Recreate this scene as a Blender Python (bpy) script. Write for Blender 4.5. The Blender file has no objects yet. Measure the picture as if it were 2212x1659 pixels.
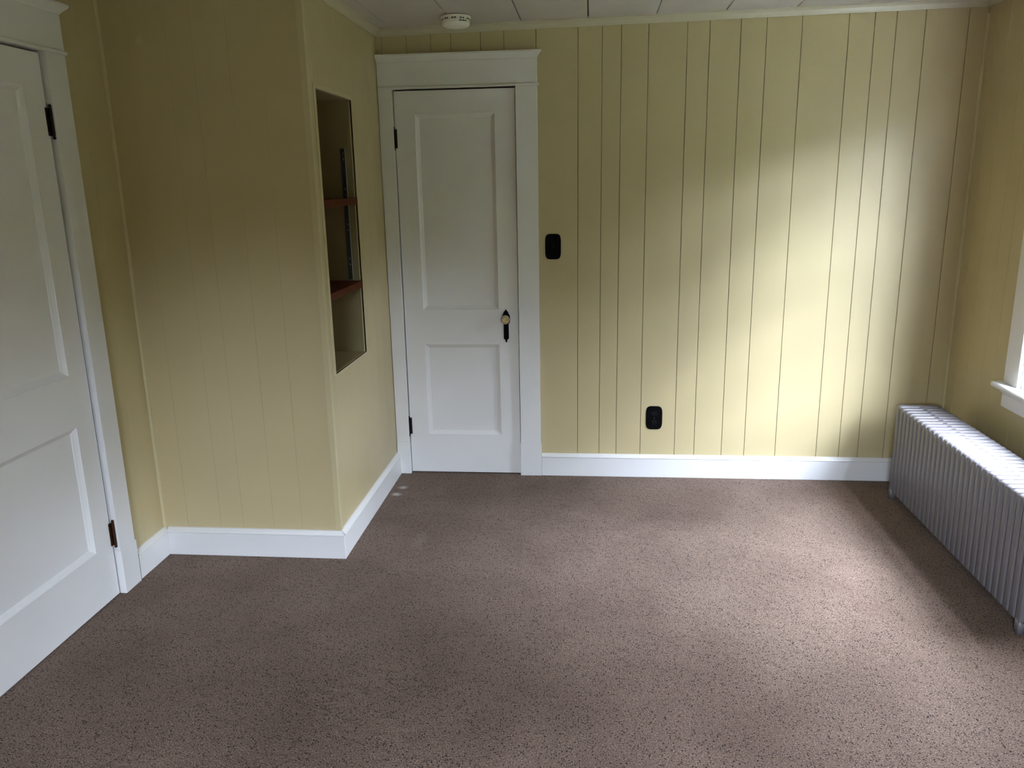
import bpy, bmesh, math, random
from mathutils import Vector, Matrix

sc = bpy.context.scene
col = sc.collection

# ------------------------------------------------------------------ camera
cam_d = bpy.data.cameras.new('camera')
cam = bpy.data.objects.new('camera', cam_d)
col.objects.link(cam)
CAM = Vector((1.0577, -4.1253, 1.5483))
YAW, PITCH, ROLL, FPX = 0.1008, -0.2458, -0.0189, 1728.95
fwd = Vector((-math.sin(YAW) * math.cos(PITCH), math.cos(YAW) * math.cos(PITCH), math.sin(PITCH)))
rgt = Vector((math.cos(YAW), math.sin(YAW), 0))
up = rgt.cross(fwd)
r2 = math.cos(ROLL) * rgt + math.sin(ROLL) * up
u2 = -math.sin(ROLL) * rgt + math.cos(ROLL) * up
M = Matrix((r2, u2, -fwd)).transposed().to_4x4()
M.translation = CAM
cam.matrix_world = M
cam_d.sensor_fit = 'HORIZONTAL'
cam_d.sensor_width = 36.0
cam_d.lens = FPX / 2212 * 36.0
cam_d.clip_start = 0.02
sc.camera = cam

# ------------------------------------------------------------------ sky, exposure
world = bpy.data.worlds.new('overcast_sky')
sc.world = world
world.use_nodes = True
bg = world.node_tree.nodes['Background']
# evenly overcast sky, three times brighter overhead than at the horizon (CIE overcast)
wn, wl = world.node_tree.nodes, world.node_tree.links
wtc = wn.new('ShaderNodeTexCoord')
wsx = wn.new('ShaderNodeSeparateXYZ')
wl.new(wtc.outputs['Generated'], wsx.inputs[0])
wmr = wn.new('ShaderNodeMapRange')
wmr.inputs['To Min'].default_value = 1.0
wmr.inputs['To Max'].default_value = 3.0
wl.new(wsx.outputs['Z'], wmr.inputs['Value'])
wl.new(wmr.outputs['Result'], bg.inputs[1])
bg.inputs[0].default_value = (0.785, 0.875, 1.08, 1)
sc.view_settings.view_transform = 'Standard'
sc.view_settings.look = 'None'
sc.view_settings.gamma = 1.0
sc.view_settings.use_curve_mapping = False
sc.view_settings.exposure = 6.05
cy = sc.cycles
cy.max_bounces = 8
cy.diffuse_bounces = 6
cy.glossy_bounces = 4
cy.transparent_max_bounces = 12
cy.sample_clamp_indirect = 8.0
cy.use_denoising = True
cy.caustics_reflective = False
cy.caustics_refractive = False

# ------------------------------------------------------------------ room numbers (metres)
C = 1.048      # depth of the chimney chase in front of the back wall
W = 0.790      # left (door) wall at x = -W
R = 2.850      # right (window) wall
YF = -5.5      # wall behind the camera
H0 = 2.287     # ceiling height at x = 0
HS = 0.0115    # ceiling rises to the right
T = 0.020      # baseboard thickness
HB = 0.1234    # baseboard height
ZTOP = 2.40
WIN = [(-1.545, -0.705)]      # window opening along y on the right wall
WINF = (0.30, 1.14)           # window opening along x in the wall behind the camera
WZ0, WZ1 = 0.672, 1.98


# ------------------------------------------------------------------ materials
def mat(name, color, rough=0.5, metal=0.0, spec=0.5, noise=None, bump=None, coat=0.0):
    m = bpy.data.materials.new(name)
    m.use_nodes = True
    nt = m.node_tree
    b = nt.nodes['Principled BSDF']
    b.inputs['Base Color'].default_value = (*color, 1)
    b.inputs['Roughness'].default_value = rough
    b.inputs['Metallic'].default_value = metal
    b.inputs['Specular IOR Level'].default_value = spec
    b.inputs['Coat Weight'].default_value = coat
    tc = nt.nodes.new('ShaderNodeTexCoord')
    if noise:
        scale, amount = noise
        n = nt.nodes.new('ShaderNodeTexNoise')
        n.inputs['Scale'].default_value = scale
        n.inputs['Detail'].default_value = 4
        nt.links.new(tc.outputs['Object'], n.inputs['Vector'])
        mr = nt.nodes.new('ShaderNodeMapRange')
        mr.inputs['From Min'].default_value = 0.3
        mr.inputs['From Max'].default_value = 0.7
        mr.inputs['To Min'].default_value = 1 - amount
        mr.inputs['To Max'].default_value = 1 + amount
        nt.links.new(n.outputs['Fac'], mr.inputs['Value'])
        mx = nt.nodes.new('ShaderNodeMix')
        mx.data_type = 'RGBA'
        mx.blend_type = 'MULTIPLY'
        mx.inputs['Factor'].default_value = 1
        mx.inputs[6].default_value = (*color, 1)
        nt.links.new(mr.outputs['Result'], mx.inputs[7])
        nt.links.new(mx.outputs[2], b.inputs['Base Color'])
    if bump:
        scale, strength, dist = bump
        n = nt.nodes.new('ShaderNodeTexNoise')
        n.inputs['Scale'].default_value = scale
        n.inputs['Detail'].default_value = 3
        nt.links.new(tc.outputs['Object'], n.inputs['Vector'])
        bp = nt.nodes.new('ShaderNodeBump')
        bp.inputs['Strength'].default_value = strength
        bp.inputs['Distance'].default_value = dist
        nt.links.new(n.outputs['Fac'], bp.inputs['Height'])
        nt.links.new(bp.outputs['Normal'], b.inputs['Normal'])
    return m


M_WALL = mat('yellow_wall_paint', (0.50, 0.412, 0.230), 0.42, noise=(3, 0.02), bump=(180, 0.10, 0.001))
M_NICHE = mat('shaded_niche_lining', (0.24, 0.185, 0.085), 0.5, noise=(4, 0.05))  # wall tan darkened: the shade inside the niche is put into the colour
M_GROOVE = mat('groove_backing', (0.10, 0.08, 0.04), 0.8, noise=(20, 0.1))
M_TRIM = mat('white_trim_paint', (0.72, 0.705, 0.695), 0.33, noise=(5, 0.015), bump=(90, 0.06, 0.001))
M_CEIL = mat('ceiling_tile_paint', (0.53, 0.49, 0.455), 0.7, noise=(6, 0.03), bump=(260, 0.25, 0.001))
M_BEAD = mat('cream_bead_paint', (0.53, 0.455, 0.265), 0.4, noise=(6, 0.02))
M_COVE = mat('cove_trim_paint', (0.53, 0.48, 0.36), 0.4, noise=(6, 0.02))
M_BLACK = mat('black_plastic', (0.0015, 0.0015, 0.002), 0.55, spec=0.06, noise=(30, 0.05))
M_BRONZE = mat('dark_bronze', (0.012, 0.006, 0.004), 0.4, 0.3, spec=0.3, noise=(140, 0.7), bump=(200, 0.3, 0.001))
M_RUST = mat('worn_bronze', (0.05, 0.016, 0.007), 0.4, 0.4, spec=0.4, noise=(160, 0.8), bump=(200, 0.3, 0.001))
M_BRASS = mat('old_brass', (0.55, 0.40, 0.16), 0.3, 1.0, noise=(90, 0.2))
M_RAD = mat('silver_radiator_paint', (0.165, 0.152, 0.160), 0.40, 0.10, noise=(60, 0.07), bump=(160, 0.25, 0.001))
M_LIT = mat('lit_metal', (0.55, 0.54, 0.50), 0.35, 0.6, noise=(50, 0.05))  # bright tone for track parts that catch the light
M_STEEL = mat('dark_shelf_standard', (0.022, 0.021, 0.019), 0.5, 0.0, noise=(50, 0.1))
M_SLOT = mat('dark_slot', (0.01, 0.01, 0.01), 0.8, noise=(50, 0.1))
M_PLASTIC = mat('white_plastic', (0.80, 0.77, 0.72), 0.45, noise=(30, 0.02))
M_SIDING = mat('exterior_siding', (0.6, 0.6, 0.58), 0.7, noise=(4, 0.05))
M_GRASS = mat('lawn_grass', (0.045, 0.055, 0.028), 0.9, noise=(8, 0.4))
M_LEAF = mat('tree_leaves', (0.030, 0.045, 0.016), 0.8, noise=(9, 0.6), bump=(9, 1.0, 0.25))
M_BARK = mat('tree_bark', (0.10, 0.07, 0.05), 0.9, noise=(12, 0.3))


def wood_material():
    m = bpy.data.materials.new('stained_shelf_wood')
    m.use_nodes = True
    nt = m.node_tree
    b = nt.nodes['Principled BSDF']
    tc = nt.nodes.new('ShaderNodeTexCoord')
    mp = nt.nodes.new('ShaderNodeMapping')
    mp.inputs['Scale'].default_value = (60, 4, 60)
    n = nt.nodes.new('ShaderNodeTexNoise')
    n.inputs['Scale'].default_value = 1.5
    n.inputs['Detail'].default_value = 6
    cr = nt.nodes.new('ShaderNodeValToRGB')
    cr.color_ramp.elements[0].color = (0.040, 0.009, 0.002, 1)
    cr.color_ramp.elements[1].color = (0.13, 0.030, 0.006, 1)
    nt.links.new(tc.outputs['Object'], mp.inputs['Vector'])
    nt.links.new(mp.outputs['Vector'], n.inputs['Vector'])
    nt.links.new(n.outputs['Fac'], cr.inputs['Fac'])
    nt.links.new(cr.outputs['Color'], b.inputs['Base Color'])
    b.inputs['Roughness'].default_value = 0.65
    b.inputs['Specular IOR Level'].default_value = 0.1
    return m


def carpet_material():
    m = bpy.data.materials.new('speckled_carpet')
    m.use_nodes = True
    nt = m.node_tree
    N, L = nt.nodes.new, nt.links.new
    b = nt.nodes['Principled BSDF']
    b.inputs['Roughness'].default_value = 0.95
    b.inputs['Specular IOR Level'].default_value = 0.15
    b.inputs['Sheen Weight'].default_value = 0.05
    b.inputs['Sheen Roughness'].default_value = 0.5
    tc = N('ShaderNodeTexCoord')

    def noise(scale, detail, rough=0.5, dist=0.0):
        n = N('ShaderNodeTexNoise')
        n.inputs['Scale'].default_value = scale
        n.inputs['Detail'].default_value = detail
        n.inputs['Roughness'].default_value = rough
        n.inputs['Distortion'].default_value = dist
        L(tc.outputs['Object'], n.inputs['Vector'])
        return n

    def ramp(src, stops):
        cr = N('ShaderNodeValToRGB')
        e = cr.color_ramp.elements
        while len(e) < len(stops):
            e.new(0.5)
        for k, (p, c) in enumerate(stops):
            e[k].position = p
            e[k].color = (*c, 1)
        L(src, cr.inputs['Fac'])
        return cr

    fibre = noise(260, 2, 0.55, 0.4)
    yarn = ramp(fibre.outputs['Fac'], [(0.30, (0.062, 0.038, 0.024)), (0.47, (0.150, 0.099, 0.071)),
                                       (0.56, (0.188, 0.127, 0.095)), (0.72, (0.34, 0.25, 0.20))])
    # scattered dark flecks between the tufts
    vo = N('ShaderNodeTexVoronoi')
    vo.inputs['Scale'].default_value = 140
    vo.inputs['Randomness'].default_value = 1.0
    wv = N('ShaderNodeVectorMath')
    wv.operation = 'MULTIPLY_ADD'
    wv.inputs[1].default_value = (0.006, 0.006, 0.0)
    warp = noise(160, 1)
    L(warp.outputs['Color'], wv.inputs[0])
    L(tc.outputs['Object'], wv.inputs[2])
    L(wv.outputs['Vector'], vo.inputs['Vector'])
    sep = N('ShaderNodeSeparateColor')
    L(vo.outputs['Color'], sep.inputs[0])
    size = N('ShaderNodeMath')
    size.operation = 'MULTIPLY_ADD'
    size.inputs[1].default_value = -0.40
    size.inputs[2].default_value = 0.33
    L(sep.outputs[0], size.inputs[0])
    dd = N('ShaderNodeMath')
    dd.operation = 'SUBTRACT'
    L(vo.outputs['Distance'], dd.inputs[0])
    L(size.outputs[0], dd.inputs[1])
    fl = N('ShaderNodeMapRange')
    fl.inputs['From Min'].default_value = -0.02
    fl.inputs['From Max'].default_value = 0.16
    fl.inputs['To Min'].default_value = 0.92
    fl.inputs['To Max'].default_value = 0.0
    L(dd.outputs[0], fl.inputs['Value'])
    base = N('ShaderNodeMix')
    base.data_type = 'RGBA'
    base.inputs[7].default_value = (0.006, 0.003, 0.002, 1)
    L(fl.outputs['Result'], base.inputs['Factor'])
    L(yarn.outputs['Color'], base.inputs[6])
    patch = noise(2.3, 3, 0.55, 0.3)
    pr = ramp(patch.outputs['Fac'], [(0.35, (0.86, 0.83, 0.82)), (0.68, (1.14, 1.14, 1.15))])
    mx = N('ShaderNodeMix')
    mx.data_type = 'RGBA'
    mx.blend_type = 'MULTIPLY'
    mx.inputs['Factor'].default_value = 1
    L(base.outputs[2], mx.inputs[6])
    L(pr.outputs['Color'], mx.inputs[7])
    # two whitish paint scuffs on the pile beside the chase baseboard
    prev = mx.outputs[2]
    spot_noise = noise(45, 3, 0.6)
    for cx, cyy, rx, ry in ((0.075, -0.235, 0.045, 0.03), (0.062, -0.33, 0.04, 0.032), (0.30, -0.86, 0.05, 0.14)):
        mp = N('ShaderNodeMapping')
        mp.inputs['Location'].default_value = (-cx / rx, -cyy / ry, 0)
        mp.inputs['Scale'].default_value = (1 / rx, 1 / ry, 0)
        L(tc.outputs['Object'], mp.inputs['Vector'])
        ln = N('ShaderNodeVectorMath')
        ln.operation = 'LENGTH'
        L(mp.outputs['Vector'], ln.inputs[0])
        ad = N('ShaderNodeMath')
        ad.operation = 'ADD'
        L(ln.outputs['Value'], ad.inputs[0])
        L(spot_noise.outputs['Fac'], ad.inputs[1])
        mr = N('ShaderNodeMapRange')
        mr.inputs['From Min'].default_value = 0.75
        mr.inputs['From Max'].default_value = 1.3
        mr.inputs['To Min'].default_value = 0.6 if rx < 0.05 else 0.06
        mr.inputs['To Max'].default_value = 0.0
        L(ad.outputs['Value'], mr.inputs['Value'])
        m2 = N('ShaderNodeMix')
        m2.data_type = 'RGBA'
        m2.inputs[7].default_value = (0.62, 0.58, 0.54, 1)
        L(mr.outputs['Result'], m2.inputs['Factor'])
        L(prev, m2.inputs[6])
        prev = m2.outputs[2]
    L(prev, b.inputs['Base Color'])
    bp = N('ShaderNodeBump')
    bp.inputs['Strength'].default_value = 0.9
    bp.inputs['Distance'].default_value = 0.006
    L(fibre.outputs['Fac'], bp.inputs['Height'])
    b2 = N('ShaderNodeBump')
    b2.inputs['Strength'].default_value = 0.35
    b2.inputs['Distance'].default_value = 0.02
    n2 = noise(28, 2)
    L(n2.outputs['Fac'], b2.inputs['Height'])
    L(bp.outputs['Normal'], b2.inputs['Normal'])
    L(b2.outputs['Normal'], b.inputs['Normal'])
    return m


def pane_material():
    m = bpy.data.materials.new('window_glass')
    m.use_nodes = True
    nt = m.node_tree
    nt.nodes.clear()
    o = nt.nodes.new('ShaderNodeOutputMaterial')
    t = nt.nodes.new('ShaderNodeBsdfTransparent')
    t.inputs[0].default_value = (0.95, 0.97, 0.97, 1)
    g = nt.nodes.new('ShaderNodeBsdfGlossy')
    g.inputs['Roughness'].default_value = 0.02
    lw = nt.nodes.new('ShaderNodeLayerWeight')      # Schlick reflectance, the same from both sides
    lw.inputs['Blend'].default_value = 0.5
    pw = nt.nodes.new('ShaderNodeMath')
    pw.operation = 'POWER'
    pw.inputs[1].default_value = 5.0
    nt.links.new(lw.outputs['Facing'], pw.inputs[0])
    f = nt.nodes.new('ShaderNodeMath')
    f.operation = 'MULTIPLY_ADD'
    f.inputs[1].default_value = 0.9
    f.inputs[2].default_value = 0.035
    nt.links.new(pw.outputs[0], f.inputs[0])
    mx = nt.nodes.new('ShaderNodeMixShader')
    nt.links.new(f.outputs[0], mx.inputs[0])
    nt.links.new(t.outputs[0], mx.inputs[1])
    nt.links.new(g.outputs[0], mx.inputs[2])
    nt.links.new(mx.outputs[0], o.inputs[0])
    return m


def crystal_material():
    m = bpy.data.materials.new('cut_glass')
    m.use_nodes = True
    b = m.node_tree.nodes['Principled BSDF']
    b.inputs['Base Color'].default_value = (0.95, 0.90, 0.72, 1)
    b.inputs['Transmission Weight'].default_value = 0.85
    b.inputs['Roughness'].default_value = 0.04
    b.inputs['IOR'].default_value = 1.5
    return m


M_WOOD = wood_material()
M_CARPET = carpet_material()
M_PANE = pane_material()
M_CRYSTAL = crystal_material()


# ------------------------------------------------------------------ mesh helpers
class MB:
    def __init__(self):
        self.v, self.f = [], []

    def box(self, x0, x1, y0, y1, z0, z1):
        n = len(self.v)
        self.v += [(x, y, z) for x in (x0, x1) for y in (y0, y1) for z in (z0, z1)]
        self.f += [tuple(n + k for k in q) for q in
                   ((0, 1, 3, 2), (4, 6, 7, 5), (0, 4, 5, 1), (2, 3, 7, 6), (0, 2, 6, 4), (1, 5, 7, 3))]
        return self

    def prism(self, pts, a, b, place):
        """polygon pts (2D) extruded from a to b; place(p, q, s) gives the 3D point"""
        n, k = len(self.v), len(pts)
        self.v += [tuple(place(p, q, a)) for p, q in pts] + [tuple(place(p, q, b)) for p, q in pts]
        self.f += [tuple(range(n, n + k)), tuple(range(n + 2 * k - 1, n + k - 1, -1))]
        self.f += [(n + i, n + (i + 1) % k, n + k + (i + 1) % k, n + k + i) for i in range(k)]
        return self

    def lathe(self, prof, place, seg=24):
        """prof = [(radius, height)]; place(a, b, h)"""
        n, k = len(self.v), len(prof)
        for i in range(seg):
            a = 2 * math.pi * i / seg
            self.v += [tuple(place(r * math.cos(a), r * math.sin(a), h)) for r, h in prof]
        for i in range(seg):
            j = (i + 1) % seg
            self.f += [(n + i * k + q, n + j * k + q, n + j * k + q + 1, n + i * k + q + 1) for q in range(k - 1)]
        self.f += [tuple(n + i * k for i in range(seg)), tuple(n + i * k + k - 1 for i in reversed(range(seg)))]
        return self

    def mesh(self, name, bevel=0.0, smooth=False):
        me = bpy.data.meshes.new(name)
        me.from_pydata(self.v, [], self.f)
        bm = bmesh.new()
        bm.from_mesh(me)
        bmesh.ops.remove_doubles(bm, verts=bm.verts, dist=1e-6)
        bmesh.ops.recalc_face_normals(bm, faces=bm.faces)
        if bevel:
            es = [e for e in bm.edges if len(e.link_faces) == 2 and e.calc_face_angle(0) > 0.5]
            bmesh.ops.bevel(bm, geom=es, offset=bevel, segments=1, affect='EDGES', clamp_overlap=True)
        if smooth:
            for f in bm.faces:
                f.smooth = True
        bm.to_mesh(me)
        bm.free()
        return me

    def build(self, name, material, parent=None, bevel=0.0, smooth=False, loc=None):
        o = bpy.data.objects.new(name, self.mesh(name, bevel, smooth))
        o.data.materials.append(material)
        col.objects.link(o)
        if parent:
            o.parent = parent
        if loc:
            o.location = loc
        return o


def empty(name, loc=(0, 0, 0)):
    o = bpy.data.objects.new(name, None)
    col.objects.link(o)
    o.location = loc
    o.empty_display_size = 0.05
    return o


def tag(o, label, cat, group=None):
    o['label'] = label
    o['category'] = cat
    if group:
        o['group'] = group
    return o


def structure(o, label, cat):
    o['kind'] = 'structure'
    o['label'] = label
    o['category'] = cat
    return o


class Frame:
    """a wall's own axes: u along the wall, n out into the room, z up"""
    def __init__(self, origin, u, n):
        self.o, self.u, self.n = Vector(origin), Vector(u), Vector(n)

    def __call__(self, a, d, z):
        return self.o + self.u * a + self.n * d + Vector((0, 0, z))

    def box(self, mb, a0, a1, d0, d1, z0, z1):
        p, q = self(a0, d0, z0), self(a1, d1, z1)
        mb.box(min(p.x, q.x), max(p.x, q.x), min(p.y, q.y), max(p.y, q.y), min(p.z, q.z), max(p.z, q.z))
        return mb


F_BACK = Frame((0, 0, 0), (1, 0, 0), (0, -1, 0))
F_SIDE = Frame((0, 0, 0), (0, 1, 0), (1, 0, 0))          # chase side, a = y
F_CHASE = Frame((0, -C, 0), (1, 0, 0), (0, -1, 0))       # chase front, a = x
F_LEFT = Frame((-W, 0, 0), (0, 1, 0), (1, 0, 0))         # a = y
F_RIGHT = Frame((R, 0, 0), (0, 1, 0), (-1, 0, 0))
F_FRONT = Frame((0, YF, 0), (1, 0, 0), (0, 1, 0))

PT = 0.006   # plank thickness


def planks(parent, F, a0, a1, cuts, z0, z1, openings=(), gap=0.0016, ch=0.0016):
    """one object for each board between two grooves, notched round the openings"""
    edges = [a0] + sorted(c for c in cuts if a0 + 0.02 < c < a1 - 0.02) + [a1]
    for i in range(len(edges) - 1):
        s0 = edges[i] + (gap / 2 if i else 0)
        s1 = edges[i + 1] - (gap / 2 if i < len(edges) - 2 else 0)
        xs = sorted({s0, s1} | {x for o in openings for x in o[:2] if s0 < x < s1})
        mb = MB()
        for k in range(len(xs) - 1):
            b0, b1 = xs[k], xs[k + 1]
            mid = (b0 + b1) / 2
            spans = [(z0, z1)]
            for oa, ob, oz0, oz1 in openings:
                if oa < mid < ob:
                    nxt = []
                    for p, q in spans:
                        if oz0 > p:
                            nxt.append((p, min(q, oz0)))
                        if oz1 < q:
                            nxt.append((max(p, oz1), q))
                    spans = [s for s in nxt if s[1] - s[0] > 0.004]
            cl = ch if k == 0 else 0.0
            cr = ch if k == len(xs) - 2 else 0.0
            for p, q in spans:
                pts = [(b0, -PT), (b1, -PT), (b1, -cr), (b1 - cr, 0), (b0 + cl, 0), (b0, -cl)]
                clean = []
                for t in pts:
                    if not clean or (abs(t[0] - clean[-1][0]) + abs(t[1] - clean[-1][1])) > 1e-6:
                        clean.append(t)
                mb.prism(clean, p, q, lambda a, d, z: F(a, d, z))
        if mb.v:
            mb.build('plank', M_WALL, parent)


PERIOD = 1.2445
PAT = [0, .114, .205, .332, .514, .617, .760, .877, 1.038]


def pattern(start, a0, a1):
    out, k = [], math.floor((a0 - start) / PERIOD) - 1
    while start + k * PERIOD < a1:
        out += [start + k * PERIOD + p for p in PAT]
        k += 1
    return [x for x in out if a0 < x < a1]


# ------------------------------------------------------------------ floor and ceiling
floor = MB().box(-W - 0.12, R + 0.02, YF - 0.1, 0.12, -0.05, 0).build('floor', M_CARPET)
structure(floor, 'mauve brown speckled wall-to-wall carpet', 'floor')

ceil = MB().box(-W - 0.12, R + 0.02, YF - 0.1, 0.12, 0.013, 0.06).build('ceiling', M_GROOVE, loc=(0, 0, H0))
ceil.rotation_euler = (0, -math.atan(HS), 0)
structure(ceil, 'white tiled ceiling with narrow bevelled joints', 'ceiling')
TS, tj = 0.318, 0.0025
xl = [-W - 0.04] + [0.083 + TS * k for k in range(-2, 9)] + [R + 0.01]
yl = [0.03] + [-0.63 - 2 * TS * k for k in range(8)] + [YF - 0.02]
tile_cache = {}
for i in range(len(xl) - 1):
    for j in range(len(yl) - 1):
        x0, x1, y0, y1 = xl[i] + tj, xl[i + 1] - tj, yl[j + 1] + tj, yl[j] - tj
        if x1 < 0.001 - 0.0 and y0 > -C + 0.02:
            continue
        w2, d2 = (x1 - x0) / 2, (y1 - y0) / 2
        key = (round(w2, 4), round(d2, 4))
        if key not in tile_cache:
            e = 0.0014
            mb = MB()
            n = [(-w2, -d2, 0.013), (w2, -d2, 0.013), (w2, d2, 0.013), (-w2, d2, 0.013),
                 (-w2, -d2, e), (w2, -d2, e), (w2, d2, e), (-w2, d2, e),
                 (-w2 + e, -d2 + e, 0), (w2 - e, -d2 + e, 0), (w2 - e, d2 - e, 0), (-w2 + e, d2 - e, 0)]
            mb.v = n
            mb.f = [(0, 1, 2, 3), (8, 9, 10, 11)] + [(a + k, a + (k + 1) % 4, a + 4 + (k + 1) % 4, a + 4 + k)
                                                     for a in (0, 4) for k in range(4)]
            me = mb.mesh('ceiling_tile')
            me.materials.append(M_CEIL)
            tile_cache[key] = me
        o = bpy.data.objects.new('ceiling_tile', tile_cache[key])
        col.objects.link(o)
        o.parent = ceil
        o.location = ((x0 + x1) / 2, (y0 + y1) / 2, 0)

# ------------------------------------------------------------------ walls
DB = (0.073, 0.684)          # back door opening in x
DL = (-2.185, -1.416)        # left door opening in y
DZ = 2.009
NICHE = (-0.966, -0.490, 0.787, 1.915)

# back wall: slab with a pocket for the closet door, closed behind
mb = MB()
mb.box(-0.15, DB[0] - 0.018, PT, 0.10, 0, ZTOP).box(DB[1] + 0.018, R + 0.16, PT, 0.10, 0, ZTOP)
mb.box(DB[0] - 0.018, DB[1] + 0.018, PT, 0.10, DZ + 0.018, ZTOP).box(-0.15, R + 0.16, 0.10, 0.12, 0, ZTOP)
w_back = mb.build('wall_back', M_GROOVE)
structure(w_back, 'far wall of pale yellow vertical board panelling with dark grooves', 'wall')
planks(w_back, F_BACK, 0.0, R, [.031, .153, .273, .373, .518, .632, .787, .989, 1.1045, 1.195, 1.323, 1.504, 1.607, 1.750, 1.868,
       2.028, 2.238, 2.353, 2.449, 2.577, 2.766], 0, H0 + 0.03, [(DB[0] - 0.018, DB[1] + 0.018, -1, DZ + 0.018)], gap=0.0020, ch=0.0012)

# chase: front and side
w_cf = MB().box(-W - 0.1, -PT, -C + PT, -C + 0.06, 0, ZTOP).build('wall_chase_front', M_WALL)
structure(w_cf, 'yellow panelled front of the boxed-out chase beside the left door', 'wall')
planks(w_cf, F_CHASE, -W, 0.0, [-.68, -.53, -.43, -.294, -.168], 0, H0 + 0.03, gap=0.0003, ch=0.0006)

mb = MB()
n0, n1, nz0, nz1 = NICHE
mb.box(-0.06, -PT, -C + 0.06, n0 - 0.012, 0, ZTOP).box(-0.06, -PT, n1 + 0.012, 0.05, 0, ZTOP)
mb.box(-0.06, -PT, n0 - 0.012, n1 + 0.012, 0, nz0 - 0.012).box(-0.06, -PT, n0 - 0.012, n1 + 0.012, nz1 + 0.012, ZTOP)
w_cs = mb.build('wall_chase_side', M_WALL)
structure(w_cs, 'yellow panelled side of the chase holding the recessed shelf niche', 'wall')
planks(w_cs, F_SIDE, -C, 0.0, [-.967, -.776, -.630, -.545, -.432, -.30, -.175], 0, H0 + 0.03, [NICHE], gap=0.0003, ch=0.0008)
ND = -0.32
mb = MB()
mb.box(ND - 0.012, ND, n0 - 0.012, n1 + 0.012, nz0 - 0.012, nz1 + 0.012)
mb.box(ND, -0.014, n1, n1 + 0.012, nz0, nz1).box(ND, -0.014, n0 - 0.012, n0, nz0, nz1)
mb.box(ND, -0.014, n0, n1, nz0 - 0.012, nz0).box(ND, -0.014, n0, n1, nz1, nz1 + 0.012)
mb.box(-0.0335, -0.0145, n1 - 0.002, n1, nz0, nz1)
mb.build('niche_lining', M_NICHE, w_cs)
fw = 0.024
for a in ((n0 - fw, n0, nz0 - 0.004, nz1 + 0.018), (n0, n1, nz1, nz1 + 0.018)):
    F_SIDE.box(MB(), a[0], a[1], -0.012, 0.004, a[2], a[3]).build('niche_edging', M_BEAD, w_cs, bevel=0.0008)
for a in ((n1, n1 + 0.006, nz0, nz1), (n0, n1, nz0 - 0.006, nz0)):
    F_SIDE.box(MB(), a[0], a[1], -0.0125, 0.0015, a[2], a[3]).build('niche_edging', M_BEAD, w_cs, bevel=0.0004)

# left wall (with the near door)
mb = MB()
mb.box(-W - 0.10, -W - PT, DL[1] + 0.018, -C + PT, 0, ZTOP).box(-W - 0.10, -W - PT, YF, DL[0] - 0.018, 0, ZTOP)
mb.box(-W - 0.10, -W - PT, DL[0] - 0.018, DL[1] + 0.018, DZ + 0.018, ZTOP).box(-W - 0.12, -W - 0.10, YF, -C + PT, 0, ZTOP)
w_left = mb.build('wall_left', M_WALL)
structure(w_left, 'yellow panelled left wall around the near white door', 'wall')
planks(w_left, F_LEFT, YF, -C, [-1.199, -1.32, -2.30] + pattern(-3.6, YF, -2.4), 0, H0 + 0.03,
       [(DL[0] - 0.018, DL[1] + 0.018, -1, DZ + 0.018)], gap=0.0006, ch=0.0012)

# right wall with windows
mb = MB()
ys = [YF] + sorted(y for w in WIN for y in w) + [PT]
for k in range(0, len(ys), 2):
    mb.box(R + PT, R + 0.15, ys[k], ys[k + 1], 0, ZTOP)
for y0, y1 in WIN:
    mb.box(R + PT, R + 0.15, y0, y1, 0, WZ0 - 0.02).box(R + PT, R + 0.15, y0, y1, WZ1 + 0.02, ZTOP)
w_right = mb.build('wall_right', M_WALL)
structure(w_right, 'yellow panelled right wall behind the radiator', 'wall')
planks(w_right, F_RIGHT, YF, 0.0, pattern(-0.97, YF, 0), 0, H0 + 0.045,
       [(y0, y1, WZ0 - 0.02, WZ1 + 0.02) for y0, y1 in WIN], gap=0.0006, ch=0.0012)

mb = MB().box(-W - 0.12, WINF[0], YF - 0.15, YF - PT, 0, ZTOP).box(WINF[1], R + 0.16, YF - 0.15, YF - PT, 0, ZTOP)
mb.box(WINF[0], WINF[1], YF - 0.15, YF - PT, 0, WZ0 - 0.02).box(WINF[0], WINF[1], YF - 0.15, YF - PT, WZ1 + 0.02, ZTOP)
w_front = mb.build('wall_front', M_WALL)
structure(w_front, 'yellow panelled wall behind the viewer', 'wall')
planks(w_front, F_FRONT, -W, R, pattern(-0.5, -W, R), 0, H0 + 0.03, [(*WINF, WZ0 - 0.02, WZ1 + 0.02)], gap=0.0006, ch=0.0012)


# ------------------------------------------------------------------ baseboards, cove, corner trims
def baseboard(name, F, a0, a1, label, ends=(0, 0)):
    """ends: 1 = outside mitre (runs past by T), 0 = square"""
    e0, e1 = ends
    o = F.box(MB(), a0 - e0 * T, a1 + e1 * T, 0, T, 0, HB - 0.0195).build(name, M_TRIM, bevel=0.0012)
    structure(o, label, 'baseboard')
    prof = [(0, HB - 0.0175), (T + 0.002, HB - 0.0175), (T + 0.002, HB - 0.0150), (T - 0.001, HB - 0.0115), (0.006, HB - 0.0015), (0, HB)]
    mb = MB()
    nv = len(prof)
    for s, e, sg in ((a0, e0, -1), (a1, e1, 1)):
        mb.v += [tuple(F(s + sg * e * d, d, z)) for d, z in prof]
    mb.f = [tuple(range(nv)), tuple(range(2 * nv - 1, nv - 1, -1))] + \
           [(i, (i + 1) % nv, nv + (i + 1) % nv, nv + i) for i in range(nv)]
    mb.build('cap_moulding', M_TRIM, o)
    return o


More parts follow.
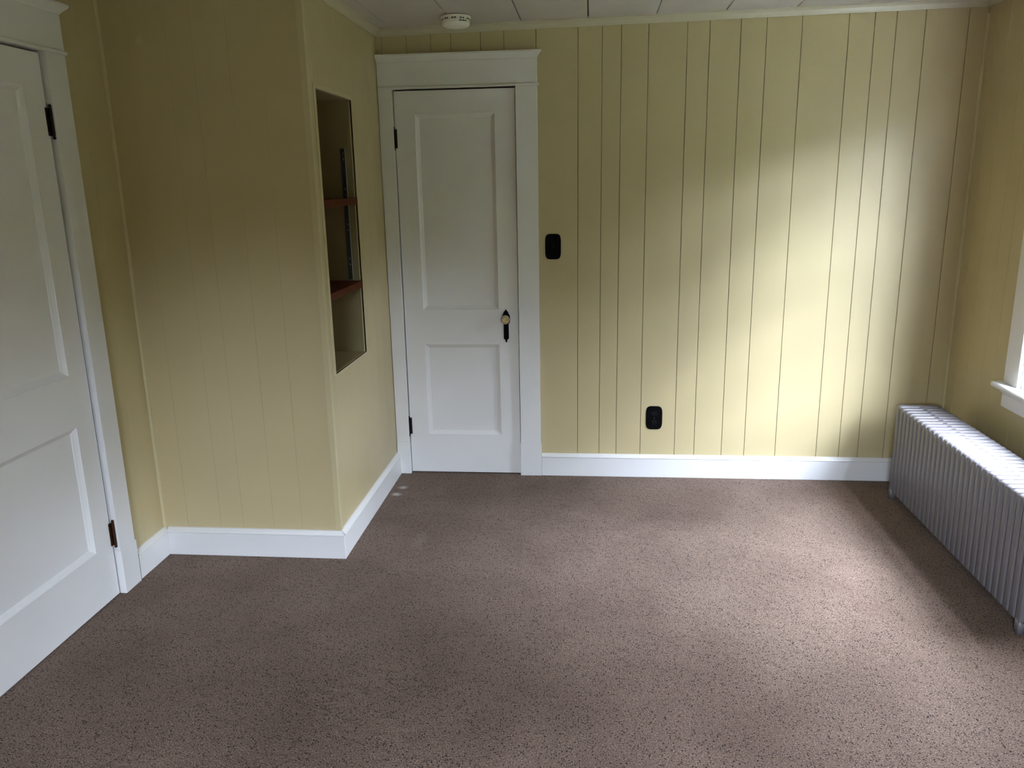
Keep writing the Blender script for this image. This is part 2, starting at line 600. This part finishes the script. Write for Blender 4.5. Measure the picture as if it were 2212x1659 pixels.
baseboard('baseboard_back', F_BACK, 0.797, R - T, 'white baseboard below the far grooved wall')
baseboard('baseboard_chase_front', F_CHASE, -W + T, 0, 'white baseboard across the front of the chase', (0, 1))
baseboard('baseboard_chase_side', F_SIDE, -C, -0.023, 'white baseboard running back along the chase side', (0, 0))
baseboard('baseboard_left', F_LEFT, -1.2945, -C - 0.0, 'short white baseboard between left door and chase')
baseboard('baseboard_left_near', F_LEFT, YF + T, -2.31, 'white baseboard on the left wall nearer than the door')
baseboard('baseboard_right', F_RIGHT, YF, 0, 'white baseboard behind the radiator')
baseboard('baseboard_front', F_FRONT, -W, R - T, 'white baseboard behind the viewer')


def cove(name, F, a0, a1, label, x0, x1):
    prof = [(0, -0.034), (0.006, -0.034), (0.009, -0.026), (0.016, -0.014), (0.026, -0.007), (0.030, -0.005), (0.030, 0.004), (0, 0.004)]
    mb = MB()
    nv = len(prof)
    for a, x in ((a0, x0), (a1, x1)):
        mb.v += [tuple(F(a, d, z + H0 + HS * x)) for d, z in prof]
    mb.f = [tuple(range(nv)), tuple(range(2 * nv - 1, nv - 1, -1))] + \
           [(i, (i + 1) % nv, nv + (i + 1) % nv, nv + i) for i in range(nv)]
    return structure(mb.build(name, M_COVE), label, 'trim')


cove('trim_1', F_BACK, 0, R, 'cream cove moulding along the top of the far wall', 0, R)
cove('trim_2', F_SIDE, -C, 0, 'cream cove moulding along the top of the chase side', 0, 0)
cove('trim_3', F_CHASE, -W, 0, 'cream cove moulding along the top of the chase front', -W, 0)
cove('trim_4', F_LEFT, YF, -C, 'cream cove moulding along the top of the left wall', -W, -W)
cove('trim_5', F_RIGHT, YF, 0, 'cream cove moulding along the top of the right wall', R, R)


def quarter(name, cx, cy, sx, sy, rad, label, z0=HB, z1=H0 - 0.03):
    pts = [(0, 0)] + [(rad * math.cos(math.pi / 2 * k / 5), rad * math.sin(math.pi / 2 * k / 5)) for k in range(6)]
    pts = [(0, 0), (rad, 0), (rad * .93, rad * .4), (rad * .7, rad * .7), (rad * .4, rad * .93), (0, rad)]
    o = MB().prism(pts, z0, z1, lambda p, q, z: (cx + sx * p, cy + sy * q, z)).build(name, M_BEAD)
    return structure(o, label, 'trim')


quarter('trim_6', -W, -C, 1, -1, 0.010, 'thin cream corner bead between left wall and chase')
quarter('trim_7', R, 0, -1, -1, 0.010, 'thin cream corner bead in the far right corner')
# corner guard on the chase's outside corner
pts = [(-0.021, 0.001), (-0.019, -0.004), (0.003, -0.004), (0.004, -0.003), (0.004, 0.019), (0.001, 0.021), (-0.0001, 0.021), (-0.0001, 0.0001), (-0.021, 0.0001)]
o = MB().prism([(-0.021, 0.0), (-0.019, -0.004), (0.003, -0.004), (0.004, -0.003), (0.004, 0.019), (0.0, 0.021), (0.0, 0.0)],
               HB, H0 - 0.03, lambda p, q, z: (p, -C + q, z)).build('trim_8', M_BEAD)
structure(o, 'cream corner guard on the outside edge of the chase', 'trim')


# ------------------------------------------------------------------ doors
def door_casing(name, F, inL, inR, sides, z_fil, z_head, z_cap, label, left_w, right_w):
    """inL, inR: inner edges of the side casings; widths given; sides = which sides overhang"""
    root = structure(empty(name, F((inL + inR) / 2, 0, 0)), label, 'door casing')
    inv = -root.location
    ct = 0.022

    def put(mb, nm, bevel=0.0015):
        mb.v = [tuple(Vector(v) + inv) for v in mb.v]
        return mb.build(nm, M_TRIM, root, bevel)
    L0, R1 = inL - left_w, inR + right_w
    put(F.box(MB(), L0, inL, 0, ct, 0.182, z_fil - 0.006), 'side_casing')
    put(F.box(MB(), inR, R1, 0, ct, 0.182, z_fil - 0.006), 'side_casing')
    oL, oR = sides
    put(F.box(MB(), L0 - 0.004 * oL, inL + 0.002, 0, ct + 0.003, 0, 0.182), 'plinth_block')
    put(F.box(MB(), inR - 0.002, R1 + 0.004 * oR, 0, ct + 0.003, 0, 0.182), 'plinth_block')
    put(F.box(MB(), L0 - 0.007 * oL, R1 + 0.007 * oR, 0, ct + 0.007, z_fil - 0.006, z_fil + 0.006), 'fillet', 0.003)
    put(F.box(MB(), L0, R1, 0, ct, z_fil + 0.006, z_head), 'head_board')
    # cap: outward-sloping moulding
    prof = [(0, z_head), (ct, z_head), (ct + 0.006, z_head + 0.008), (ct + 0.024, z_head + 0.026), (ct + 0.024, z_cap), (0, z_cap)]
    mb = MB()
    nv = len(prof)
    for s, sg, ov in ((L0, -1, oL), (R1, 1, oR)):
        mb.v += [tuple(F(s + sg * ov * max(0, d - ct), d, z)) for d, z in prof]
    mb.f = [tuple(range(nv)), tuple(range(2 * nv - 1, nv - 1, -1))] + \
           [(i, (i + 1) % nv, nv + (i + 1) % nv, nv + i) for i in range(nv)]
    put(mb, 'cap_moulding', 0)
    # jamb lining inside the wall
    mb = MB()
    F.box(mb, inL - 0.012, inL, -0.094, 0.004, 0, DZ + 0.001)
    put(mb, 'jamb')
    mb = MB()
    F.box(mb, inR, inR + 0.012, -0.094, 0.004, 0, DZ + 0.001)
    put(mb, 'jamb')
    mb = MB()
    F.box(mb, inL - 0.012, inR + 0.012, -0.094, 0.004, DZ + 0.001, DZ + 0.013)
    put(mb, 'jamb')
    return root


def door(name, F, a0, a1, panels, label):
    """slab between a0 and a1; panels = [(p0,p1,z0,z1)] outer edges of the sticking"""
    root = structure(empty(name, F((a0 + a1) / 2, 0, 0)), label, 'door')
    inv = -root.location
    z0, z1, th = 0.006, 2.0, 0.036

    def put(mb, nm, m=M_TRIM, parent=None, bevel=0.0, smooth=False):
        mb.v = [tuple(Vector(v) + inv) for v in mb.v]
        return mb.build(nm, m, parent or root, bevel, smooth)
    p0, p1 = panels[0][0], panels[0][1]
    put(F.box(MB(), a0, p0, -th, 0, z0, z1), 'stile')
    put(F.box(MB(), p1, a1, -th, 0, z0, z1), 'stile')
    zs = [z0] + [z for p in sorted(panels, key=lambda p: p[2]) for z in p[2:]] + [z1]
    for k in range(0, len(zs), 2):
        put(F.box(MB(), p0, p1, -th, 0, zs[k], zs[k + 1]), 'rail')
    for q0, q1, b0, b1 in panels:
        # sticking (sloped, slightly hollow) and sunk flat panel
        put(F.box(MB(), q0, q1, -0.028, -0.016, b0, b1), 'panel')
        prof = [(0.0, 0.0), (0.0015, -0.003), (0.010, -0.0095), (0.018, -0.014), (0.0195, -0.016)]
        mb = MB()
        for s, d in prof:
            mb.v += [tuple(F(a, d, z)) for a, z in ((q0 + s, b0 + s), (q1 - s, b0 + s), (q1 - s, b1 - s), (q0 + s, b1 - s))]
        for k in range(len(prof) - 1):
            mb.f += [(4 * k + i, 4 * k + (i + 1) % 4, 4 * k + 4 + (i + 1) % 4, 4 * k + 4 + i) for i in range(4)]
        put(mb, 'sticking_moulding')
    return root, put


def hinge(put, F, a, dside, zc, m, root):
    """butt hinge: barrel with ball tips, a leaf on the door side"""
    h = 0.046
    pr = [(0.0, -h - 0.0125), (0.0035, -h - 0.0115), (0.0062, -h - 0.0075), (0.0058, -h - 0.004), (0.003, -h - 0.0005),
          (0.0058, -h), (0.0058, -h / 3), (0.0052, -h / 3 + .0008), (0.0058, -h / 3 + .0016), (0.0058, h / 3), (0.0052, h / 3 + .0008),
          (0.0058, h / 3 + .0016), (0.0058, h), (0.003, h + 0.0005), (0.0058, h + 0.004), (0.0062, h + 0.0075), (0.0035, h + 0.0115), (0.0, h + 0.0125)]
    mb = MB().lathe(pr[1:-1], lambda p, q, z: F(a + p, 0.009 + q, zc + z), 14)
    hn = put(mb, 'hinge', m, smooth=False)
    mb = MB()
    F.box(mb, min(a, a + dside * 0.016), max(a, a + dside * 0.016), 0.0, 0.003, zc - h, zc + h)
    put(mb, 'leaf', m, hn)
    mb = MB()
    F.box(mb, a - dside * 0.009 - 0.001, a - dside * 0.009 + 0.001, 0.0, 0.018, zc - h, zc + h)
    put(mb, 'jamb_leaf', m, hn)
    return hn


# back (closet) door
door_casing('trim_9', F_BACK, DB[0] - 0.001, DB[1] + 0.0005, (0, 1), 2.013, 2.132, 2.1655,
            'white casing with deep head board around the far closet door', DB[0] - 0.003, 0.1075)
d1, put1 = door('door_1', F_BACK, 0.0764, 0.6800, [(0.178, 0.578, 0.909, 1.888), (0.178, 0.578, 0.2225, 0.723)],
                'narrow white two-panel closet door in the far wall')
hinge(put1, F_BACK, 0.069, 1, 1.775, M_BRONZE, d1)
hinge(put1, F_BACK, 0.071, 1, 0.270, M_BRONZE, d1)
# escutcheon with cut-glass knob
hw = [(283, 4), (300, 14), (318, 22), (335, 28), (350, 50), (375, 72), (400, 84), (440, 95), (480, 120), (520, 138), (560, 145), (690, 146),
      (750, 138), (800, 110), (830, 93), (870, 92), (1335, 92), (1362, 76), (1392, 34), (1412, 28), (1435, 36), (1458, 30), (1485, 5)]
s = 0.1467e-3
ex, ez = 0.6155, 0.823
outl = [(ex - w * s, ez + (884 - y) * s) for y, w in hw] + [(ex + w * s, ez + (884 - y) * s) for y, w in reversed(hw)]
esc = put1(MB().prism(outl, 0.0, 0.004, lambda p, q, d: F_BACK(p, d, q)), 'knob_plate', M_BLACK)
esc['label'] = 'black ornate knob plate with pointed ends'
kz, kx = 0.862, 0.6155
mb = MB().lathe([(0.011, 0.004), (0.011, 0.008), (0.0075, 0.012), (0.0075, 0.024), (0.013, 0.027), (0.014, 0.032)],
                lambda p, q, h: F_BACK(kx + p, h, kz + q), 20)
put1(mb, 'knob_shank', M_BRASS, esc, smooth=False)
mb = MB().lathe([(0.0135, 0.031), (0.021, 0.034), (0.0245, 0.041), (0.0245, 0.047), (0.0215, 0.054), (0.014, 0.059), (0.005, 0.0605)],
                lambda p, q, h: F_BACK(kx + p, h, kz + q), 12)
kn = put1(mb, 'knob', M_CRYSTAL, esc)
kn['label'] = 'faceted clear glass knob with brass centre'
mb = MB()
for k in range(12):
    a = 2 * math.pi * k / 12
    cx_, cz_ = kx + 0.0095 * math.cos(a), kz + 0.0095 * math.sin(a)
    mb.lathe([(0.0034, 0.033), (0.0034, 0.036), (0.001, 0.038)], lambda p, q, h: F_BACK(cx_ + p, h, cz_ + q), 6)
mb.lathe([(0.005, 0.033), (0.005, 0.038), (0.001, 0.041)], lambda p, q, h: F_BACK(kx + p, h, kz + q), 8)
put1(mb, 'brass_rosette', M_BRASS, esc)
mb = MB().box(0.6815, 0.6845, 0.0, 0.022, 0.772, 0.912)
put1(mb, 'latch_plate', M_BRONZE)

# left door
door_casing('trim_10', F_LEFT, DL[0] + 0.004, DL[1] + 0.004, (1, 1), 2.014, 2.138, 2.172,
            'white casing with deep head board around the near left door', 0.100, 0.103)
d2, put2 = door('door_2', F_LEFT, -2.178, -1.4215, [(-2.075, -1.5235, 0.911, 1.886), (-2.075, -1.5235, 0.2245, 0.721)],
                'white two-panel door on the left, partly out of view')
h1 = hinge(put2, F_LEFT, -1.4145, -1, 1.780, M_BRONZE, d2)
h2 = hinge(put2, F_LEFT, -1.4145, -1, 0.2555, M_RUST, d2)
h2['label'] = 'worn reddish bronze lower hinge'


# ------------------------------------------------------------------ windows
def window(name, F, y0, y1, label):
    root = structure(empty(name, F((y0 + y1) / 2, 0, WZ0)), label, 'window')
    inv = -root.location

    def put(mb, nm, m=M_TRIM, parent=None, bevel=0.0015):
        mb.v = [tuple(Vector(v) + inv) for v in mb.v]
        return mb.build(nm, m, parent or root, bevel)
    cw, ct = 0.113, 0.020
    put(F.box(MB(), y1 + 0.006, y1 + 0.006 + cw, 0, ct, WZ0 + 0.006, WZ1 + 0.006), 'side_casing')
    put(F.box(MB(), y0 - 0.006 - cw, y0 - 0.006, 0, ct, WZ0 + 0.006, WZ1 + 0.006), 'side_casing')
    put(F.box(MB(), y0 - cw - 0.006, y1 + cw + 0.006, 0, ct, WZ1 + 0.018, WZ1 + 0.135), 'head_board')
    put(F.box(MB(), y0 - cw - 0.013, y1 + cw + 0.013, 0, ct + 0.007, WZ1 + 0.006, WZ1 + 0.018), 'fillet', bevel=0.003)
    put(F.box(MB(), y0 - cw - 0.03, y1 + cw + 0.03, 0, ct + 0.024, WZ1 + 0.135, WZ1 + 0.165), 'cap_moulding', bevel=0.006)
    # stool: nosing with rounded front, running past the casings
    a0, a1 = y0 - cw - 0.032, y1 + cw + 0.032
    n = 0.060
    prof = [(0.0, WZ0 - 0.020), (n - 0.010, WZ0 - 0.020), (n - 0.003, WZ0 - 0.016), (n, WZ0 - 0.008), (n - 0.001, WZ0 - 0.001),
            (n - 0.006, WZ0 + 0.004), (n - 0.012, WZ0 + 0.006), (0.0, WZ0 + 0.006)]
    put(MB().prism(prof, a0, a1, lambda d, z, a: F(a, d, z)), 'stool', bevel=0.003)
    put(F.box(MB(), y0, y1, -0.05, 0.0, WZ0 - 0.02, WZ0 + 0.006), 'stool_return', bevel=0)
    put(F.box(MB(), y0 - cw - 0.005, y1 + cw + 0.005, 0, 0.028, WZ0 - 0.040, WZ0 - 0.020), 'bed_moulding', bevel=0.004)
    put(F.box(MB(), y0 - cw - 0.005, y1 + cw + 0.005, 0, 0.019, WZ0 - 0.100, WZ0 - 0.040), 'apron')
    # jambs
    put(F.box(MB(), y1 - 0.004, y1 + 0.008, -0.150, 0.004, WZ0, WZ1), 'jamb', bevel=0)
    put(F.box(MB(), y0 - 0.008, y0 + 0.004, -0.150, 0.004, WZ0, WZ1), 'jamb', bevel=0)
    put(F.box(MB(), y0, y1, -0.150, 0.004, WZ1 - 0.004, WZ1 + 0.010), 'jamb', bevel=0)
    put(F.box(MB(), y0, y1, -0.170, -0.050, WZ0 - 0.02, WZ0), 'outer_sill', bevel=0)
    zm = (WZ0 + WZ1) / 2
    for (b0, b1, d0, d1) in ((WZ0 + 0.002, zm + 0.018, -0.052, -0.018), (zm - 0.018, WZ1 - 0.004, -0.088, -0.054)):
        mb = MB()
        sw = 0.042
        j0, j1 = y0 + 0.004, y1 - 0.004
        F.box(mb, j0, j0 + sw, d0, d1, b0, b1)
        F.box(mb, j1 - sw, j1, d0, d1, b0, b1)
        F.box(mb, j0 + sw, j1 - sw, d0, d1, b0, b0 + (0.065 if b0 < 1 else 0.036))
        F.box(mb, j0 + sw, j1 - sw, d0, d1, b1 - 0.036, b1)
        sash = put(mb, 'sash', bevel=0)
        dm = (d0 + d1) / 2
        put(F.box(MB(), j0 + sw - 0.004, j1 - sw + 0.004, dm - 0.0015, dm + 0.0015, b0 + 0.03, b1 - 0.03), 'pane', M_PANE, sash, bevel=0)
    # daylight portal: helps the renderer find the sky through the opening, gives no light itself
    ld = bpy.data.lights.new('daylight_portal', 'AREA')
    ld.shape = 'RECTANGLE'
    ld.size = y1 - y0
    ld.size_y = WZ1 - WZ0
    ld.cycles.is_portal = True
    lo = bpy.data.objects.new('daylight_portal', ld)
    col.objects.link(lo)
    lo.parent = root
    lo.location = F.n * -0.155 + Vector((0, 0, (WZ1 - WZ0) / 2))
    lo.rotation_euler = (math.radians(90), 0, math.atan2(-F.n.x, F.n.y))
    return root


window('window_1', F_RIGHT, *WIN[0], 'white sash window above the radiator at the right edge')
window('window_2', F_FRONT, *WINF, 'white sash window in the wall behind the viewer')

# ------------------------------------------------------------------ radiator
RX, RY, NSEC, SP = 2.635, -0.252, 29, 0.0438
rad = tag(empty('radiator', (RX, RY - SP * (NSEC - 1) / 2, 0)),
          'long silver-painted cast iron column radiator below the window', 'radiator')


def tube_ring(mb, path, ra, rb, closed):
    """sweep a rounded oblong section along a path in the XZ plane (ra across the path, rb along y)"""
    k = 16
    sec = []
    for i in range(k):
        a = 2 * math.pi * (i + 0.5) / k
        c_, s_ = math.cos(a), math.sin(a)
        sec.append((ra * math.copysign(abs(c_) ** 0.42, c_), rb * math.copysign(abs(s_) ** 0.42, s_)))
    n0_, np_ = len(mb.v), len(path)
    for i in range(np_):
        p, q = path[(i - 1) % np_] if (closed or i) else path[0], path[(i + 1) % np_] if (closed or i < np_ - 1) else path[-1]
        t = Vector((q[0] - p[0], q[1] - p[1])).normalized()
        nx, nz = -t.y, t.x
        for a, b in sec:
            mb.v.append((path[i][0] + nx * a, b, path[i][1] + nz * a))
    m = np_ if closed else np_ - 1
    for i in range(m):
        j = (i + 1) % np_
        mb.f += [(n0_ + i * k + q, n0_ + i * k + (q + 1) % k, n0_ + j * k + (q + 1) % k, n0_ + j * k + q) for q in range(k)]
    if not closed:
        mb.f += [tuple(n0_ + q for q in range(k)), tuple(n0_ + (np_ - 1) * k + q for q in reversed(range(k)))]


def section_mesh(leg):
    mb = MB()
    hx, zb, zt, ra, rb, cr = 0.102 - 0.011, 0.034 + 0.011, 0.476 - 0.011, 0.011, 0.0172, 0.005
    path = []
    for cx_, cz_, a0 in ((hx - cr, zt - cr, 0), (-hx + cr, zt - cr, 90), (-hx + cr, zb + cr, 180), (hx - cr, zb + cr, 270)):
        path += [(cx_ + cr * math.cos(math.radians(a0 + d)), cz_ + cr * math.sin(math.radians(a0 + d))) for d in (0, 30, 60, 90)]
    tube_ring(mb, path, ra, rb, True)
    for x in (-0.031, 0.031):
        tube_ring(mb, [(x, zb), (x, zt)], ra * 1.1, rb, False)
    mb.box(-hx, hx, -0.0125, 0.0125, zb, zt)  # web plate added to stop light passing between the columns
    for z in (zt - 0.007, zb + 0.007):
        mb.lathe([(0.0185, -SP / 2 - 0.0005), (0.0185, SP / 2 + 0.0005)],
                 lambda p, q, h, z=z: (p, h, z + q), 12)
    if leg:
        for x in (-hx, hx):
            tube_ring(mb, [(x, 0.0), (x, 0.055)], 0.011, 0.0168, False)
    return mb.mesh('radiator_section', smooth=True)


sm, sl = section_mesh(False), section_mesh(True)
for me in (sm, sl):
    me.materials.append(M_RAD)
for k in range(NSEC):
    o = bpy.data.objects.new('section', sl if k in (0, NSEC - 1) else sm)
    col.objects.link(o)
    o.parent = rad
    o.location = (0, RY - SP * k - rad.location.y, 0)

# ------------------------------------------------------------------ things on the walls and ceiling
def bowed_plate(mb, w, h, d0, d1, bow):
    pts = []
    rr = 0.010
    for k in range(40):
        a = 2 * math.pi * (k + 0.5) / 40
        c_, s_ = math.cos(a), math.sin(a)
        e = 0.28
        x, z = w / 2 * math.copysign(abs(c_) ** e, c_), h / 2 * math.copysign(abs(s_) ** e, s_)
        x += math.copysign(bow * (1 - (2 * z / h) ** 2), x) * abs(2 * x / w)
        z += math.copysign(bow * (1 - min(1, abs(2 * x / w)) ** 2), z) * abs(2 * z / h)
        pts.append((x, z))
    n, k = len(mb.v), len(pts)
    for sc_, d in ((1, d0), (1, d0 + (d1 - d0) * 0.4), (0.93, d1)):
        mb.v += [(x * (1 if sc_ == 1 else (w / 2 - 0.004) / (w / 2)), -d, z * (1 if sc_ == 1 else (h / 2 - 0.004) / (h / 2))) for x, z in pts]
    for q in range(2):
        mb.f += [(n + q * k + i, n + q * k + (i + 1) % k, n + (q + 1) * k + (i + 1) % k, n + (q + 1) * k + i) for i in range(k)]
    mb.f += [tuple(range(n, n + k)), tuple(range(n + 3 * k - 1, n + 2 * k - 1, -1))]
    return mb


M_BLACK2 = mat('black_plastic_detail', (0.003, 0.003, 0.0035), 0.45, spec=0.10, noise=(30, 0.05))
sw = tag(empty('light_switch', (0.864, 0, 1.231)), 'black switch plate on the wall beside the far closet door', 'light switch')
bowed_plate(MB(), 0.074, 0.122, 0.0, 0.007, 0.004).build('plate', M_BLACK, sw)
MB().box(-0.005, 0.005, -0.017, -0.006, -0.004, 0.010).build('toggle', M_BLACK2, sw, bevel=0.0015)
for z in (-0.042, 0.042):
    MB().lathe([(0.003, 0.0065), (0.003, 0.0078), (0.001, 0.008)], lambda p, q, h: (p, -h, q + z), 10).build('screw', M_BLACK2, sw)
ot = tag(empty('power_outlet', (1.394, 0, 0.3285)), 'black outlet plate low on the far wall above the baseboard', 'power outlet')
bowed_plate(MB(), 0.078, 0.120, 0.0, 0.007, 0.005).build('plate', M_BLACK, ot)
for z in (-0.024, 0.024):
    rcp = MB().lathe([(0.0165, 0.006), (0.0165, 0.0082), (0.0155, 0.0088)], lambda p, q, h: (p, -h, q * 0.85 + z), 18).build('receptacle', M_BLACK2, ot)
    for hx_ in (-0.0063, 0.0063):
        MB().box(hx_ - 0.001, hx_ + 0.001, -0.0091, -0.0085, z - 0.001, z + 0.0065).build('contact_slot', M_SLOT, rcp)
MB().lathe([(0.003, 0.0065), (0.003, 0.0082), (0.001, 0.0085)], lambda p, q, h: (p, -h, q), 10).build('screw', M_STEEL, ot)

# smoke detector
sx, sy = 0.437, -0.222
sz = H0 + HS * sx
sd = tag(empty('smoke_detector', (sx, sy, sz)), 'round white smoke detector on the ceiling above the closet door', 'smoke detector')
dn = lambda p, q, h: (p, q, -h)
MB().lathe([(0.066, 0.002), (0.069, 0.004), (0.069, 0.011), (0.066, 0.013)], dn, 40).build('base_plate', M_PLASTIC, sd)
MB().lathe([(0.058, 0.0), (0.058, 0.003)], dn, 32).build('gap_shade', M_SLOT, sd)  # dark disc standing for the shade in the gap at the ceiling
cover = MB().lathe([(0.061, 0.0125), (0.061, 0.020), (0.063, 0.022), (0.0635, 0.034), (0.061, 0.041), (0.052, 0.0465), (0.03, 0.049), (0.002, 0.0495)], dn, 40).build('cover', M_PLASTIC, sd)
for k in range(30):
    if k % 3:
        o = MB().box(0.0605, 0.0622, -0.0042, 0.0042, -0.0190, -0.0145).build('vent_slot', M_SLOT, cover)
        o.rotation_euler = (0, 0, 2 * math.pi * k / 30)
for a0 in (-62, -50, -38):
    o = MB().box(0.0625, 0.0642, -0.0055, 0.0055, -0.0305, -0.0262).build('grille_slot', M_SLOT, cover)
    o.rotation_euler = (0, 0, math.radians(a0))

# shelves and slotted standards inside the niche
for zt_, nm in ((1.497, 'upper thin brown wooden shelf in the wall niche'), (1.124, 'lower brown wooden shelf in the wall niche')):
    sh = MB().box(-0.300, 0.004, n0 + 0.006, n1 - 0.004, -0.030, 0).build('niche_shelf', M_WOOD, bevel=0.002, loc=(0, 0, zt_))
    tag(sh, nm, 'shelf', 'shelves in the niche')


def standard(x, ywall, sgn, label):
    z0_, z1_ = 1.128, 1.712
    st = tag(empty('shelf_standard', (x, ywall, z0_)), label, 'shelf track')
    hgt = z1_ - z0_
    mb = MB()
    mb.box(-0.0105, 0.0105, min(0, sgn * 0.002), max(0, sgn * 0.002), 0, hgt)
    mb.build('channel', M_STEEL, st)
    for s_ in (-1, 1):
        MB().box(min(s_ * 0.0085, s_ * 0.0110), max(s_ * 0.0085, s_ * 0.0110), min(0, sgn * 0.006), max(0, sgn * 0.006), 0, hgt).build(
            'flange', M_LIT if s_ > 0 else M_STEEL, st)  # right flange alone is brighter: its lit edge is painted in
    sm_ = MB().box(-0.0016, 0.0016, min(sgn * 0.002, sgn * 0.0024), max(sgn * 0.002, sgn * 0.0024), -0.003, 0.003).mesh('slot')
    sm_.materials.append(M_LIT)  # slots painted bright, standing for the light they catch
    for zz in [hgt - 0.020 - k * 0.156 - q * 0.026 for k in range(4) for q in (0, 1)]:
        o = bpy.data.objects.new('slot', sm_)
        col.objects.link(o)
        o.parent = st
        o.location = (0, 0, zz)
    return st


standard(-0.050, n1 - 0.0001, -1, 'grey slotted metal shelf track on the far side of the niche')

# ------------------------------------------------------------------ outdoors (seen only through the glass)
gr = MB().box(-30, 40, -40, 30, -0.80, -0.75).build('lawn', M_GRASS)
structure(gr, 'green lawn outside the window', 'lawn')
ho = MB().box(R + 0.15, R + 0.17, YF - 0.15, 0.12, -0.75, 0.64).build('wall_outside', M_SIDING)
structure(ho, 'pale outside wall below the windows', 'wall')

random.seed(5)
ICO = {}
for sub in (1, 2):
    b_ = bmesh.new()
    bmesh.ops.create_icosphere(b_, subdivisions=sub, radius=1)
    b_.verts.index_update()
    ICO[sub] = ([v.co.copy() for v in b_.verts], [tuple(v.index for v in f.verts) for f in b_.faces])
    b_.free()
tv, tf = [], []


def clump(c_, rr, sub, wob):
    vs, fs = ICO[sub]
    n, p1, p2 = len(tv), random.uniform(0, 6), random.uniform(0, 6)
    for v in vs:
        tv.append(c_ + v * rr * (1 + 0.16 * math.sin(9 * v.x + p1) * math.sin(8 * v.y + p2) + random.uniform(-wob, wob)))
    tf.extend(tuple(n + i for i in f) for f in fs)


TX = R + 6.5
y = -24.0
while y < 16:                                        # dense understorey
    for z in (0.0, 1.3, 2.5):
        clump(Vector((TX + 0.9 + random.uniform(-.4, .4), y + random.uniform(-.4, .4), z + random.uniform(-.2, .2))),
              random.uniform(0.95, 1.25), 2, .10)
    y += 1.1
x = -16.0
while x < 18:                                        # low trees behind the house
    for z in (0.0, 1.4, 2.3):
        clump(Vector((x + random.uniform(-.4, .4), YF - 10.5 + random.uniform(-.5, .5), z + random.uniform(-.3, .3))),
              random.uniform(0.9, 1.3), 2, .10)
    x += 1.2
for k in range(180):                                 # unseen loose crowns above it, fuller at one end to steer window light
    y = random.uniform(-6.5, 16) if k > 7 else random.uniform(-24, -6.5)
    clump(Vector((TX + random.uniform(-.8, .8), y, random.uniform(3.3, 6.5))), random.uniform(0.32, 0.6), 2, .14)
me = bpy.data.meshes.new('tree_line')
me.from_pydata(tv, [], tf)
me.polygons.foreach_set('use_smooth', [True] * len(me.polygons))
me.materials.append(M_LEAF)
tl = bpy.data.objects.new('tree_line', me)
col.objects.link(tl)
tl['kind'] = 'stuff'
tag(tl, 'dense green foliage of the trees outside the window, crowns spread to shape the daylight', 'foliage')
